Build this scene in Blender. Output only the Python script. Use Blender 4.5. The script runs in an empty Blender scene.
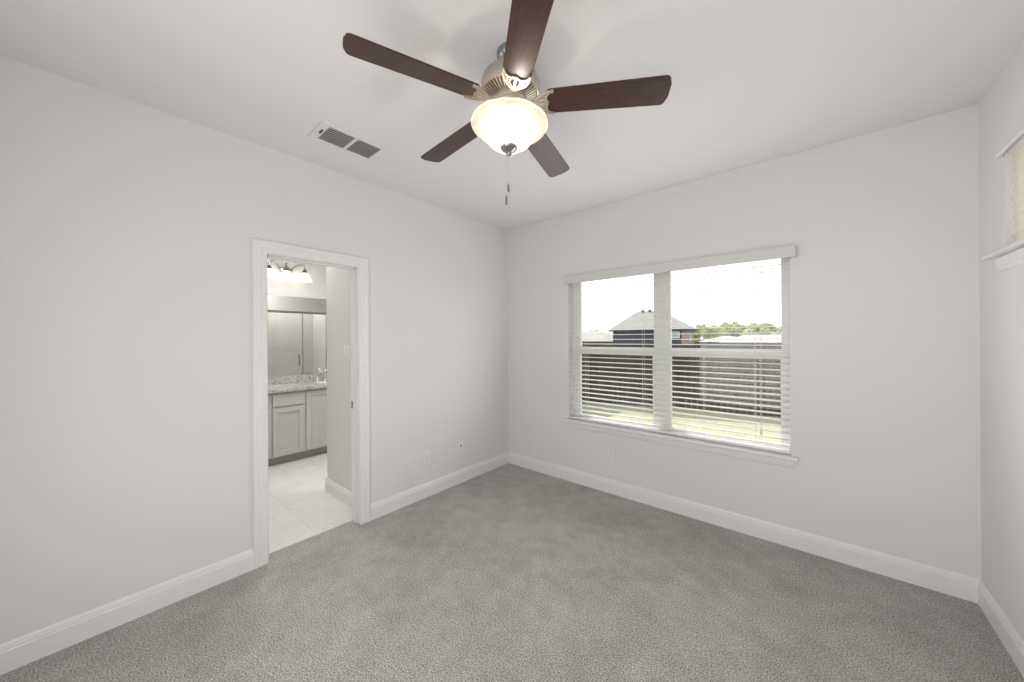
import bpy, bmesh, math, random
from mathutils import Vector, Matrix, noise

random.seed(7)
PI = math.pi
SC = bpy.context.scene
COL = SC.collection

# ------------------------------------------------------------------ camera
CAM_YAW, CAM_ROLL = 0.7060, -0.0059
CAM_F, CAM_V0 = 352.865, 337.914           # focal length and horizon row for a 1024 x 682 frame
CAM_POS = Vector((2.7415, -3.1385, 1.4709))
_r = Vector((math.cos(CAM_YAW), math.sin(CAM_YAW), 0))
_f = Vector((-math.sin(CAM_YAW), math.cos(CAM_YAW), 0))
_u = Vector((0, 0, 1))
_R = _r * math.cos(CAM_ROLL) + _u * math.sin(CAM_ROLL)
_U = _u * math.cos(CAM_ROLL) - _r * math.sin(CAM_ROLL)
cam_data = bpy.data.cameras.new('camera')
cam = bpy.data.objects.new('camera', cam_data)
COL.objects.link(cam)
cam.matrix_world = Matrix(((_R.x, _U.x, -_f.x, CAM_POS.x), (_R.y, _U.y, -_f.y, CAM_POS.y),
                           (_R.z, _U.z, -_f.z, CAM_POS.z), (0, 0, 0, 1)))
cam_data.sensor_width = 36.0
cam_data.lens = CAM_F / 1024 * 36.0
cam_data.shift_y = -(341 - CAM_V0) / 1024
cam_data.clip_start = 0.02
cam_data.clip_end = 400
SC.camera = cam

# ------------------------------------------------------------------ view, sky, sun, big lights
vs = SC.view_settings
vs.view_transform = 'Standard'
vs.look = 'None'
vs.gamma = 1.0
vs.use_curve_mapping = False
vs.exposure = 0.0

world = bpy.data.worlds.new('world')
SC.world = world
world.use_nodes = True
bg = world.node_tree.nodes['Background']
bg.inputs[0].default_value = (1.0, 1.0, 1.0, 1)
bg.inputs[1].default_value = 2.0


def light(name, kind, loc, energy, color=(1, 1, 1), size=None, size_y=None, target=None, spread=None):
    d = bpy.data.lights.new(name, kind)
    d.energy = energy
    d.color = color
    o = bpy.data.objects.new(name, d)
    COL.objects.link(o)
    o.location = loc
    if kind == 'AREA':
        d.shape = 'RECTANGLE'
        d.size, d.size_y = size, size_y or size
        if spread:
            d.spread = spread
    elif size is not None and kind != 'SUN':
        d.shadow_soft_size = size
    if target is not None:
        o.rotation_euler = (Vector(target) - Vector(loc)).to_track_quat('-Z', 'Y').to_euler()
    return o


sun = light('sun', 'SUN', (6, 14, 12), 6.0, (1.0, 0.96, 0.88), target=(6 + 0.80, 14 - 0.48, 12 - 1.0))
sun.data.angle = 0.01
# fill lights added behind the camera and at left rear; daylight through the large window
light('rear_fill', 'AREA', (1.9, -3.72, 1.25), 47, (1.0, 0.99, 0.98), 2.6, 1.9, target=(1.5, 0.0, 1.25))  # broad fill added in front of the closed rear wall

for _z, _e in ((0.93, 8.5), (1.36, 5.0), (1.79, 0.6)):                # daylight turned upward by the blind, in three bands
    light('window_daylight', 'AREA', (1.725, -0.125, _z), _e, (0.98, 0.99, 1.0), 1.75, 0.42, target=(1.725, -2.0, _z + 0.80))
light('left_fill', 'AREA', (0.10, -3.25, 1.5), 3.4, (1.0, 0.99, 0.98), 0.9, 1.6, target=(3.44, -0.5, 1.4), spread=math.radians(50))  # narrow fill added to brighten the right wall
light('bathroom_fill', 'AREA', (-1.25, -1.74, 2.70), 30, (1.0, 0.98, 0.95), 0.6, 0.6, target=(-1.25, -1.74, 0))  # unseen fill added under the bathroom ceiling, no fixture
light('shower_fill', 'AREA', (-0.43, -0.95, 2.70), 14, (1.0, 0.98, 0.95), 0.3, 0.3, target=(-0.43, -0.95, 0))  # unseen fill added to brighten the shower tile in the mirror

# ------------------------------------------------------------------ materials
MATS = {}


def nt(name):
    m = bpy.data.materials.new(name)
    m.use_nodes = True
    return m, m.node_tree.nodes, m.node_tree.links, m.node_tree.nodes['Principled BSDF']


def rgba(c):
    return (c[0], c[1], c[2], 1.0)


def plain(name, col, rough=0.5, metal=0.0, var=0.04, scale=8.0, bump=0.0, bscale=60.0, coat=0.0, spec=0.5):
    m, N, L, b = nt(name)
    tc = N.new('ShaderNodeTexCoord')
    nz = N.new('ShaderNodeTexNoise')
    nz.inputs['Scale'].default_value = scale
    nz.inputs['Detail'].default_value = 3
    L.new(tc.outputs['Object'], nz.inputs['Vector'])
    mr = N.new('ShaderNodeMix'); mr.data_type = 'RGBA'
    mr.inputs[6].default_value = rgba([c * (1 - var) for c in col])
    mr.inputs[7].default_value = rgba([min(1, c * (1 + var)) for c in col])
    L.new(nz.outputs['Fac'], mr.inputs[0])
    L.new(mr.outputs[2], b.inputs['Base Color'])
    b.inputs['Roughness'].default_value = rough
    b.inputs['Metallic'].default_value = metal
    b.inputs['Specular IOR Level'].default_value = spec
    b.inputs['Coat Weight'].default_value = coat
    if bump:
        n2 = N.new('ShaderNodeTexNoise')
        n2.inputs['Scale'].default_value = bscale
        n2.inputs['Detail'].default_value = 4
        L.new(tc.outputs['Object'], n2.inputs['Vector'])
        bp = N.new('ShaderNodeBump')
        bp.inputs['Strength'].default_value = bump
        bp.inputs['Distance'].default_value = 0.004
        L.new(n2.outputs['Fac'], bp.inputs['Height'])
        L.new(bp.outputs['Normal'], b.inputs['Normal'])
    MATS[name] = m
    return m


plain('wall_paint', (0.74, 0.726, 0.726), 0.75, var=0.008, scale=2, bump=0.06, bscale=110, spec=0.2)
plain('ceiling_paint', (0.77, 0.756, 0.754), 0.85, var=0.008, scale=2, bump=0.08, bscale=90, spec=0.15)
plain('trim_paint', (0.80, 0.787, 0.785), 0.35, var=0.01)
plain('bath_paint', (0.70, 0.69, 0.67), 0.7, var=0.008, scale=2, spec=0.2)
plain('vinyl', (0.82, 0.82, 0.80), 0.35, var=0.01)
plain('valance_paint', (0.66, 0.655, 0.64), 0.5, var=0.01)
plain('blind_white', (0.84, 0.84, 0.835), 0.4, var=0.01)
plain('cord_white', (0.75, 0.74, 0.71), 0.7)
plain('plate_plastic', (0.78, 0.77, 0.75), 0.3, var=0.005)
plain('slot_dark', (0.05, 0.048, 0.045), 0.6)
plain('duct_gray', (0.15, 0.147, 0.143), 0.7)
plain('vent_white', (0.76, 0.75, 0.73), 0.4, var=0.01)
plain('vent_slat', (0.60, 0.59, 0.58), 0.5, var=0.02)
plain('nickel', (0.50, 0.455, 0.40), 0.32, 1.0, var=0.04, scale=30)
plain('nickel_dark', (0.34, 0.34, 0.35), 0.25, 1.0, var=0.05, scale=30)
plain('bracket_metal', (0.62, 0.54, 0.45), 0.42, 1.0, var=0.04, scale=40)
plain('hollow_dark', (0.09, 0.07, 0.055), 0.6)
plain('chrome', (0.80, 0.80, 0.80), 0.12, 1.0, var=0.01)
plain('cabinet_gray', (0.56, 0.55, 0.52), 0.45, var=0.015)
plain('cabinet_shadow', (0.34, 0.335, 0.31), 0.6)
plain('porcelain', (0.85, 0.85, 0.83), 0.12)
plain('roof_shingle', (0.25, 0.243, 0.238), 0.9, var=0.15, scale=5)
plain('roof_pale', (0.272, 0.264, 0.256), 0.9, var=0.1, scale=5)
plain('eave_dark', (0.02, 0.02, 0.024), 0.7)
plain('siding_navy', (0.034, 0.034, 0.052), 0.8, var=0.08, scale=3)
plain('render_tan', (0.176, 0.152, 0.136), 0.8, var=0.08, scale=3)
plain('trunk', (0.10, 0.075, 0.05), 0.9, var=0.2, scale=10)
plain('glass_house', (0.30, 0.34, 0.36), 0.1)
plain('pull_metal', (0.30, 0.28, 0.27), 0.35, 0.9)
plain('ground_far', (0.112, 0.12, 0.064), 0.95, var=0.2, scale=0.6)


def m_carpet():
    m, N, L, b = nt('carpet')
    tc = N.new('ShaderNodeTexCoord')

    def nz(scale, detail, rough=0.6):
        n = N.new('ShaderNodeTexNoise')
        n.inputs['Scale'].default_value = scale
        n.inputs['Detail'].default_value = detail
        n.inputs['Roughness'].default_value = rough
        L.new(tc.outputs['Object'], n.inputs['Vector'])
        return n
    fine, mid, big = nz(150, 3, 0.75), nz(9, 6, 0.68), nz(2.3, 3, 0.55)
    r1 = N.new('ShaderNodeValToRGB')
    r1.color_ramp.elements[0].position = 0.37
    r1.color_ramp.elements[1].position = 0.64
    r1.color_ramp.elements[0].color = (0.140, 0.134, 0.121, 1)
    r1.color_ramp.elements[1].color = (0.775, 0.75, 0.705, 1)
    L.new(fine.outputs['Fac'], r1.inputs[0])

    def mul(colsock, n, lo, hi, p0=0.35, p1=0.65):
        r = N.new('ShaderNodeMapRange')
        r.inputs[1].default_value, r.inputs[2].default_value = p0, p1
        r.inputs[3].default_value, r.inputs[4].default_value = lo, hi
        L.new(n.outputs['Fac'], r.inputs[0])
        x = N.new('ShaderNodeVectorMath'); x.operation = 'SCALE'
        L.new(colsock, x.inputs[0])
        L.new(r.outputs[0], x.inputs['Scale'])
        return x.outputs[0]
    c = mul(r1.outputs[0], mid, 0.915, 1.085, 0.38, 0.62)
    c = mul(c, big, 0.93, 1.07)
    L.new(c, b.inputs['Base Color'])
    b.inputs['Roughness'].default_value = 1.0
    b.inputs['Specular IOR Level'].default_value = 0.05
    b.inputs['Sheen Weight'].default_value = 0.15
    ad = N.new('ShaderNodeMath'); ad.operation = 'ADD'
    L.new(fine.outputs['Fac'], ad.inputs[0]); L.new(mid.outputs['Fac'], ad.inputs[1])
    bp = N.new('ShaderNodeBump')
    bp.inputs['Strength'].default_value = 0.7
    bp.inputs['Distance'].default_value = 0.012
    L.new(ad.outputs[0], bp.inputs['Height'])
    L.new(bp.outputs['Normal'], b.inputs['Normal'])
    MATS['carpet'] = m


m_carpet()


def m_wood(name, c0, c1, along, rough, coat):
    m, N, L, b = nt(name)
    tc = N.new('ShaderNodeTexCoord')
    mp = N.new('ShaderNodeMapping')
    mp.inputs['Scale'].default_value = along
    L.new(tc.outputs['Object'], mp.inputs['Vector'])
    n = N.new('ShaderNodeTexNoise')
    n.inputs['Scale'].default_value = 9
    n.inputs['Detail'].default_value = 6
    n.inputs['Distortion'].default_value = 0.5
    L.new(mp.outputs[0], n.inputs['Vector'])
    r = N.new('ShaderNodeValToRGB')
    r.color_ramp.elements[0].position, r.color_ramp.elements[1].position = 0.32, 0.70
    r.color_ramp.elements[0].color, r.color_ramp.elements[1].color = rgba(c0), rgba(c1)
    L.new(n.outputs['Fac'], r.inputs[0])
    L.new(r.outputs[0], b.inputs['Base Color'])
    b.inputs['Roughness'].default_value = rough
    b.inputs['Coat Weight'].default_value = coat
    b.inputs['Coat Roughness'].default_value = 0.32
    b.inputs['Coat IOR'].default_value = 1.55
    b.inputs['Specular IOR Level'].default_value = 0.1
    MATS[name] = m


m_wood('blade_wood', (0.020, 0.0065, 0.004), (0.058, 0.019, 0.011), (1.0, 14.0, 14.0), 0.5, 0.7)
m_wood('fence_wood', (0.034, 0.024, 0.018), (0.075, 0.050, 0.037), (0.9, 0.9, 0.05), 0.85, 0.0)


def m_grid(name, tile, grout, w, h, axes, mortar, rough, noise_c=None, offset=0.0, shift=(0, 0)):
    """brick texture on two object axes"""
    m, N, L, b = nt(name)
    tc = N.new('ShaderNodeTexCoord')
    sp = N.new('ShaderNodeSeparateXYZ')
    L.new(tc.outputs['Object'], sp.inputs[0])
    cb = N.new('ShaderNodeCombineXYZ')
    for k in (0, 1):
        a = N.new('ShaderNodeMath'); a.operation = 'ADD'
        a.inputs[1].default_value = shift[k] + 20 * (w if k == 0 else h)
        L.new(sp.outputs['XYZ'.index(axes[k])], a.inputs[0])
        L.new(a.outputs[0], cb.inputs[k])
    br = N.new('ShaderNodeTexBrick')
    br.offset = offset
    br.inputs['Scale'].default_value = 1.0
    br.inputs['Brick Width'].default_value = w
    br.inputs['Row Height'].default_value = h
    br.inputs['Mortar Size'].default_value = mortar
    br.inputs['Mortar Smooth'].default_value = 0.1
    br.inputs['Color1'].default_value = rgba(tile)
    br.inputs['Color2'].default_value = rgba([c * 0.95 for c in tile])
    br.inputs['Mortar'].default_value = rgba(grout)
    L.new(cb.outputs[0], br.inputs['Vector'])
    out = br.outputs['Color']
    if noise_c is not None:                     # soft grey veins of the stone
        n = N.new('ShaderNodeTexNoise')
        n.inputs['Scale'].default_value = 2.6
        n.inputs['Detail'].default_value = 6
        n.inputs['Distortion'].default_value = 1.6
        L.new(tc.outputs['Object'], n.inputs['Vector'])
        r = N.new('ShaderNodeValToRGB')
        e = r.color_ramp.elements
        e[0].position, e[1].position = 0.46, 0.54
        e[0].color = (1, 1, 1, 1); e[1].color = (1, 1, 1, 1)
        k = e.new(0.5); k.color = rgba(noise_c)
        L.new(n.outputs['Fac'], r.inputs[0])
        mx = N.new('ShaderNodeMix'); mx.data_type = 'RGBA'; mx.blend_type = 'MULTIPLY'
        mx.inputs[0].default_value = 1.0
        L.new(out, mx.inputs[6]); L.new(r.outputs[0], mx.inputs[7])
        out = mx.outputs[2]
    L.new(out, b.inputs['Base Color'])
    b.inputs['Roughness'].default_value = rough
    MATS[name] = m


m_grid('bath_tile', (0.80, 0.79, 0.76), (0.68, 0.67, 0.65), 0.61, 0.405, 'YX', 0.003, 0.25, (0.93, 0.93, 0.92), 0.0, (2.07, 0.47))
m_grid('shower_tile_x', (0.72, 0.71, 0.69), (0.62, 0.61, 0.59), 0.33, 0.33, 'YZ', 0.005, 0.3)
m_grid('shower_tile_y', (0.72, 0.71, 0.69), (0.62, 0.61, 0.59), 0.33, 0.33, 'XZ', 0.005, 0.3)
m_grid('house_brick', (0.27, 0.19, 0.18), (0.30, 0.27, 0.26), 0.30, 0.10, 'YZ', 0.012, 0.9, None, 0.5)


def m_granite():
    m, N, L, b = nt('granite')
    tc = N.new('ShaderNodeTexCoord')
    v = N.new('ShaderNodeTexNoise')
    v.inputs['Scale'].default_value = 48
    v.inputs['Detail'].default_value = 3
    L.new(tc.outputs['Object'], v.inputs['Vector'])
    r = N.new('ShaderNodeValToRGB')
    e = r.color_ramp.elements
    e[0].position, e[1].position = 0.30, 0.62
    e[0].color, e[1].color = (0.20, 0.195, 0.185, 1), (0.60, 0.59, 0.56, 1)
    k = e.new(0.46); k.color = (0.48, 0.47, 0.44, 1)
    L.new(v.outputs['Fac'], r.inputs[0])
    L.new(r.outputs[0], b.inputs['Base Color'])
    b.inputs['Roughness'].default_value = 0.2
    MATS['granite'] = m


m_granite()


def m_glass(name, refl=0.05, tint=(0.98, 0.99, 0.98)):
    m, N, L, b = nt(name)
    N.remove(b)
    t = N.new('ShaderNodeBsdfTransparent'); t.inputs[0].default_value = rgba(tint)
    g = N.new('ShaderNodeBsdfGlossy'); g.inputs['Roughness'].default_value = 0.02
    mx = N.new('ShaderNodeMixShader'); mx.inputs[0].default_value = refl
    L.new(t.outputs[0], mx.inputs[1]); L.new(g.outputs[0], mx.inputs[2])
    L.new(mx.outputs[0], N['Material Output'].inputs[0])
    MATS[name] = m


m_glass('pane_glass', 0.04)
m_glass('shower_glass', 0.05, (0.975, 0.98, 0.975))


def m_mirror():
    m, N, L, b = nt('mirror_silver')
    b.inputs['Base Color'].default_value = (0.86, 0.87, 0.86, 1)
    b.inputs['Metallic'].default_value = 1.0
    b.inputs['Roughness'].default_value = 0.015
    MATS['mirror_silver'] = m


m_mirror()


def m_frosted(name, col, through, glow):
    """white etched glass: light passes, scattered; the lit lamp glass gives off light of its own"""
    m, N, L, b = nt(name)
    N.remove(b)
    tr = N.new('ShaderNodeBsdfTranslucent'); tr.inputs[0].default_value = rgba(col)
    tp = N.new('ShaderNodeBsdfTransparent'); tp.inputs[0].default_value = rgba(col)
    gl = N.new('ShaderNodeBsdfGlossy'); gl.inputs['Roughness'].default_value = 0.2
    m1 = N.new('ShaderNodeMixShader'); m1.inputs[0].default_value = through
    L.new(tr.outputs[0], m1.inputs[1]); L.new(tp.outputs[0], m1.inputs[2])
    m2 = N.new('ShaderNodeMixShader'); m2.inputs[0].default_value = 0.04
    L.new(m1.outputs[0], m2.inputs[1]); L.new(gl.outputs[0], m2.inputs[2])
    out = m2.outputs[0]
    if glow:
        em = N.new('ShaderNodeEmission'); em.inputs[0].default_value = rgba(col); em.inputs[1].default_value = glow
        ad = N.new('ShaderNodeAddShader')
        L.new(out, ad.inputs[0]); L.new(em.outputs[0], ad.inputs[1])
        out = ad.outputs[0]
    L.new(out, N['Material Output'].inputs[0])
    MATS[name] = m


m_frosted('bowl_glass', (0.47, 0.435, 0.39), 0.25, 0.16)
m_frosted('shade_glass', (1.0, 0.97, 0.93), 0.45, 0.5)


def m_emit(name, col, s):
    m, N, L, b = nt(name)
    N.remove(b)
    e = N.new('ShaderNodeEmission'); e.inputs[0].default_value = rgba(col); e.inputs[1].default_value = s
    L.new(e.outputs[0], N['Material Output'].inputs[0])
    MATS[name] = m


m_emit('bulb_glow', (1.0, 0.88, 0.74), 190.0)


m_emit('vanity_glow', (1.0, 0.95, 0.89), 5.0)


def m_slat_closed():
    m, N, L, b = nt('slat_translucent')
    b.inputs['Base Color'].default_value = (0.86, 0.84, 0.78, 1)
    b.inputs['Roughness'].default_value = 0.5
    t = N.new('ShaderNodeBsdfTranslucent'); t.inputs[0].default_value = (0.90, 0.86, 0.76, 1)
    mx = N.new('ShaderNodeMixShader'); mx.inputs[0].default_value = 0.5
    L.new(b.outputs[0], mx.inputs[1]); L.new(t.outputs[0], mx.inputs[2])
    L.new(mx.outputs[0], N['Material Output'].inputs[0])
    MATS['slat_translucent'] = m


m_slat_closed()


def m_grass():
    m, N, L, b = nt('lawn_grass')
    tc = N.new('ShaderNodeTexCoord')
    n = N.new('ShaderNodeTexNoise'); n.inputs['Scale'].default_value = 7; n.inputs['Detail'].default_value = 7
    n.inputs['Roughness'].default_value = 0.7
    L.new(tc.outputs['Object'], n.inputs['Vector'])
    r = N.new('ShaderNodeValToRGB')
    r.color_ramp.elements[0].position, r.color_ramp.elements[1].position = 0.3, 0.7
    r.color_ramp.elements[0].color = (0.27, 0.285, 0.165, 1)
    r.color_ramp.elements[1].color = (0.39, 0.385, 0.275, 1)
    L.new(n.outputs['Fac'], r.inputs[0])
    L.new(r.outputs[0], b.inputs['Base Color'])
    b.inputs['Roughness'].default_value = 1.0
    b.inputs['Specular IOR Level'].default_value = 0.05
    bp = N.new('ShaderNodeBump'); bp.inputs['Strength'].default_value = 0.6; bp.inputs['Distance'].default_value = 0.03
    L.new(n.outputs['Fac'], bp.inputs['Height']); L.new(bp.outputs['Normal'], b.inputs['Normal'])
    MATS['lawn_grass'] = m


m_grass()


def m_leaf(name, c0, c1):
    m, N, L, b = nt(name)
    tc = N.new('ShaderNodeTexCoord')
    n = N.new('ShaderNodeTexNoise'); n.inputs['Scale'].default_value = 1.6; n.inputs['Detail'].default_value = 5
    L.new(tc.outputs['Object'], n.inputs['Vector'])
    r = N.new('ShaderNodeValToRGB')
    r.color_ramp.elements[0].position, r.color_ramp.elements[1].position = 0.35, 0.65
    r.color_ramp.elements[0].color, r.color_ramp.elements[1].color = rgba(c0), rgba(c1)
    L.new(n.outputs['Fac'], r.inputs[0])
    L.new(r.outputs[0], b.inputs['Base Color'])
    b.inputs['Roughness'].default_value = 0.8
    MATS[name] = m


m_leaf('leaf_green', (0.10, 0.13, 0.05), (0.20, 0.235, 0.095))
m_leaf('leaf_yellow', (0.17, 0.20, 0.065), (0.29, 0.31, 0.12))
m_leaf('leaf_grey', (0.12, 0.14, 0.085), (0.21, 0.23, 0.14))


# ------------------------------------------------------------------ mesh helpers
class MB:
    def __init__(s):
        s.v, s.f = [], []

    def add(s, vs, fs):
        k = len(s.v)
        s.v += [tuple(p) for p in vs]
        s.f += [tuple(i + k for i in f) for f in fs]
        return s

    def box(s, x0, x1, y0, y1, z0, z1):
        vs = [(x, y, z) for z in (z0, z1) for y in (y0, y1) for x in (x0, x1)]
        return s.add(vs, [(0, 2, 3, 1), (4, 5, 7, 6), (0, 1, 5, 4), (2, 6, 7, 3), (0, 4, 6, 2), (1, 3, 7, 5)])

    def loft(s, rings, closed=True, caps=True):
        n = len(rings[0])
        vs = [p for r in rings for p in r]
        fs = []
        for i in range(len(rings) - 1):
            for j in range(n if closed else n - 1):
                a, b = i * n + j, i * n + (j + 1) % n
                fs.append((a, b, b + n, a + n))
        if caps and closed:
            fs.append(tuple(range(n))[::-1])
            fs.append(tuple((len(rings) - 1) * n + i for i in range(n)))
        return s.add(vs, fs)

    def lathe(s, prof, c=(0, 0, 0), n=40, caps=False):
        rings = [[(c[0] + r * math.cos(2 * PI * k / n), c[1] + r * math.sin(2 * PI * k / n), c[2] + z)
                  for k in range(n)] for r, z in prof]
        return s.loft(rings, True, caps)

    def tube(s, pts, rad, n=8, caps=True):
        pts = [Vector(p) for p in pts]
        rad = rad if isinstance(rad, (list, tuple)) else [rad] * len(pts)
        rings = []
        prev = None
        for i, p in enumerate(pts):
            t = (pts[min(i + 1, len(pts) - 1)] - pts[max(i - 1, 0)]).normalized()
            if prev is None:
                a = Vector((0, 0, 1)) if abs(t.z) < 0.9 else Vector((1, 0, 0))
                e1 = t.cross(a).normalized()
            else:
                e1 = (prev - t * prev.dot(t)).normalized()
            prev = e1
            e2 = t.cross(e1)
            rings.append([p + (e1 * math.cos(2 * PI * k / n) + e2 * math.sin(2 * PI * k / n)) * rad[i] for k in range(n)])
        return s.loft(rings, True, caps)

    def cyl(s, a, b, r, n=16, r2=None):
        return s.tube([a, b], [r, r if r2 is None else r2], n)

    def prism(s, outline, z0, z1):
        n = len(outline)
        return s.loft([[(x, y, z0) for x, y in outline], [(x, y, z1) for x, y in outline]])

    def sphere(s, c, r, n=16, m=10, sq=(1, 1, 1)):
        rings = []
        for i in range(1, m):
            a = PI * i / m
            rings.append([(c[0] + sq[0] * r * math.sin(a) * math.cos(2 * PI * k / n),
                           c[1] + sq[1] * r * math.sin(a) * math.sin(2 * PI * k / n),
                           c[2] - sq[2] * r * math.cos(a)) for k in range(n)])
        return s.loft(rings)

    def xform(s, M):
        s.v = [tuple(M @ Vector(p)) for p in s.v]
        return s

    def build(s, name, mat, parent=None, bevel=0.0, smooth=35, seg=2):
        off = parent.matrix_world.translation if parent is not None else Vector((0, 0, 0))
        if parent is not None:
            off = root_loc(parent)
        me = bpy.data.meshes.new(name)
        me.from_pydata([tuple(Vector(p) - off) for p in s.v], [], s.f)
        bm = bmesh.new(); bm.from_mesh(me)
        bmesh.ops.recalc_face_normals(bm, faces=bm.faces)
        bm.to_mesh(me); bm.free()
        me.materials.append(MATS[mat])
        if smooth:
            for p in me.polygons:
                p.use_smooth = True
            me.set_sharp_from_angle(angle=math.radians(smooth))
        o = bpy.data.objects.new(name, me)
        COL.objects.link(o)
        if parent is not None:
            o.parent = parent
        if bevel:
            b = o.modifiers.new('bevel', 'BEVEL')
            b.width = bevel; b.segments = seg; b.limit_method = 'ANGLE'
            b.angle_limit = math.radians(40)
        return o


def root_loc(o):
    v = Vector(o.location)
    while o.parent is not None:
        o = o.parent
        v += o.location
    return v


def tag(o, label=None, cat=None, group=None, kind=None):
    for k, v in (('label', label), ('category', cat), ('group', group), ('kind', kind)):
        if v:
            o[k] = v
    return o


def thing(name, loc, label, cat, group=None):
    o = bpy.data.objects.new(name, None)
    COL.objects.link(o)
    o.location = loc
    o.empty_display_size = 0.05
    return tag(o, label, cat, group)


def struct_root(name, loc=(0, 0, 0)):
    o = bpy.data.objects.new(name, None)
    COL.objects.link(o)
    o.location = loc
    o.empty_display_size = 0.05
    o['kind'] = 'structure'
    return o


def struct(mb, name, mat, **kw):
    o = mb.build(name, mat, None, **kw)
    o['kind'] = 'structure'
    return o


def copy_tree(o, parent=None):
    c = o.copy()
    COL.objects.link(c)
    if parent is not None:
        c.parent = parent
    for ch in list(o.children):
        copy_tree(ch, c)
    return c


# ------------------------------------------------------------------ the room shell
W, H = 3.439, 2.74
REAR = -3.80
TW = 0.125                                  # left partition
WX0, WX1, WZ0, WZ1 = 0.829, 2.620, 0.625, 2.090      # back window opening
RY0, RY1, RZ0, RZ1 = -1.75, -0.345, 1.862, 2.345     # right high window opening
DY0, DY1, DZ = -2.412, -1.801, 2.035        # doorway
EW = 0.16                                   # outer walls

struct(MB().box(0, W, REAR, 0, -0.12, 0).box(-0.105, 0, DY0, DY1, -0.12, 0), 'floor', 'carpet', smooth=0)
struct(MB().box(-0.0, W, REAR, 0, H, H + 0.1), 'ceiling', 'ceiling_paint', smooth=0)
struct(MB().box(-TW, 0, REAR, DY0 - 0.018, -0.12, H + 0.1).box(-TW, 0, DY1 + 0.018, 0, -0.12, H + 0.1)
       .box(-TW, 0, DY0 - 0.018, DY1 + 0.018, DZ + 0.018, H + 0.1), 'wall_left', 'wall_paint', smooth=0)
struct(MB().box(-TW, WX0, 0, EW, -0.7, H + 0.1).box(WX1, W + EW, 0, EW, -0.7, H + 0.1)
       .box(WX0, WX1, 0, EW, WZ1, H + 0.1).box(WX0, WX1, 0, EW, -0.7, WZ0), 'wall_back', 'wall_paint', smooth=0)
struct(MB().box(W, W + EW, REAR, RY0, -0.12, H + 0.1).box(W, W + EW, RY1, 0, -0.12, H + 0.1)
       .box(W, W + EW, RY0, RY1, RZ1, H + 0.1).box(W, W + EW, RY0, RY1, -0.12, RZ0), 'wall_right', 'wall_paint', smooth=0)
struct(MB().box(-TW, W + EW, REAR - 0.1, REAR, -0.12, H + 0.1), 'wall_rear', 'wall_paint', smooth=0)

BASE = [(0, 0), (0.016, 0), (0.016, 0.094), (0.0125, 0.098), (0.0125, 0.108), (0.010, 0.112), (0.010, 0.118),
        (0.006, 0.124), (0.004, 0.130), (0, 0.130)]


def run(prof, a, b, nrm, name, mat='trim_paint'):
    """a moulding: profile (out, up) carried from a to b along a wall with inward normal nrm"""
    a, b, nrm = Vector(a), Vector(b), Vector(nrm)
    mb = MB().loft([[p + nrm * o + Vector((0, 0, z)) for o, z in prof] for p in (a, b)])
    return struct(mb, name, mat, smooth=25)


run(BASE, (0, REAR, 0), (0, -2.492, 0), (1, 0, 0), 'baseboard_left')
run(BASE, (0, -1.716, 0), (0, 0, 0), (1, 0, 0), 'baseboard_left')
run(BASE, (0, 0, 0), (W, 0, 0), (0, -1, 0), 'baseboard_back')
run(BASE, (W, REAR, 0), (W, 0, 0), (-1, 0, 0), 'baseboard_right')

# ---- doorway to the bathroom
door = struct_root('door_1', (0, (DY0 + DY1) / 2, 0))
MB().box(-TW, 0, DY0 - 0.018, DY0, 0, DZ).box(-TW, 0, DY1, DY1 + 0.018, 0, DZ)\
    .box(-TW, 0, DY0 - 0.018, DY1 + 0.018, DZ, DZ + 0.018).build('door_jamb', 'trim_paint', door, bevel=0.001)
MB().box(-0.075, -0.04, DY0, DY0 + 0.011, 0, DZ).box(-0.075, -0.04, DY1 - 0.011, DY1, 0, DZ)\
    .box(-0.075, -0.04, DY0, DY1, DZ - 0.011, DZ).build('door_stop', 'trim_paint', door, bevel=0.001)
CAS = [(0.0, 0.0), (0.0, 0.010), (0.004, 0.013), (0.030, 0.013), (0.034, 0.017), (0.050, 0.0175), (0.054, 0.015),
       (0.058, 0.018), (0.074, 0.018), (0.079, 0.014), (0.080, 0.0)]


def casing(side, y0, y1, zt, x, sgn, name):
    rings = []
    for k in range(4):
        ring = []
        for o, d in CAS:
            y = (y0 - o) if k < 2 else (y1 + o)
            z = 0 if k in (0, 3) else zt + o
            ring.append((x + sgn * d, y, z))
        rings.append(ring)
    return MB().loft(rings).build(name, 'trim_paint', door, smooth=20)


casing(0, DY0 - 0.004, DY1 + 0.004, DZ + 0.006, 0.0, 1, 'door_casing')
casing(0, DY0 - 0.004, DY1 + 0.004, DZ + 0.006, -TW, -1, 'door_casing')
sp = MB().box(-0.122, -0.092, DY1 - 0.0015, DY1 + 0.001, 0.905, 0.965).build('strike_plate', 'nickel_dark', door)
sp['label'] = 'dark metal strike plate on the white jamb'

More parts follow.
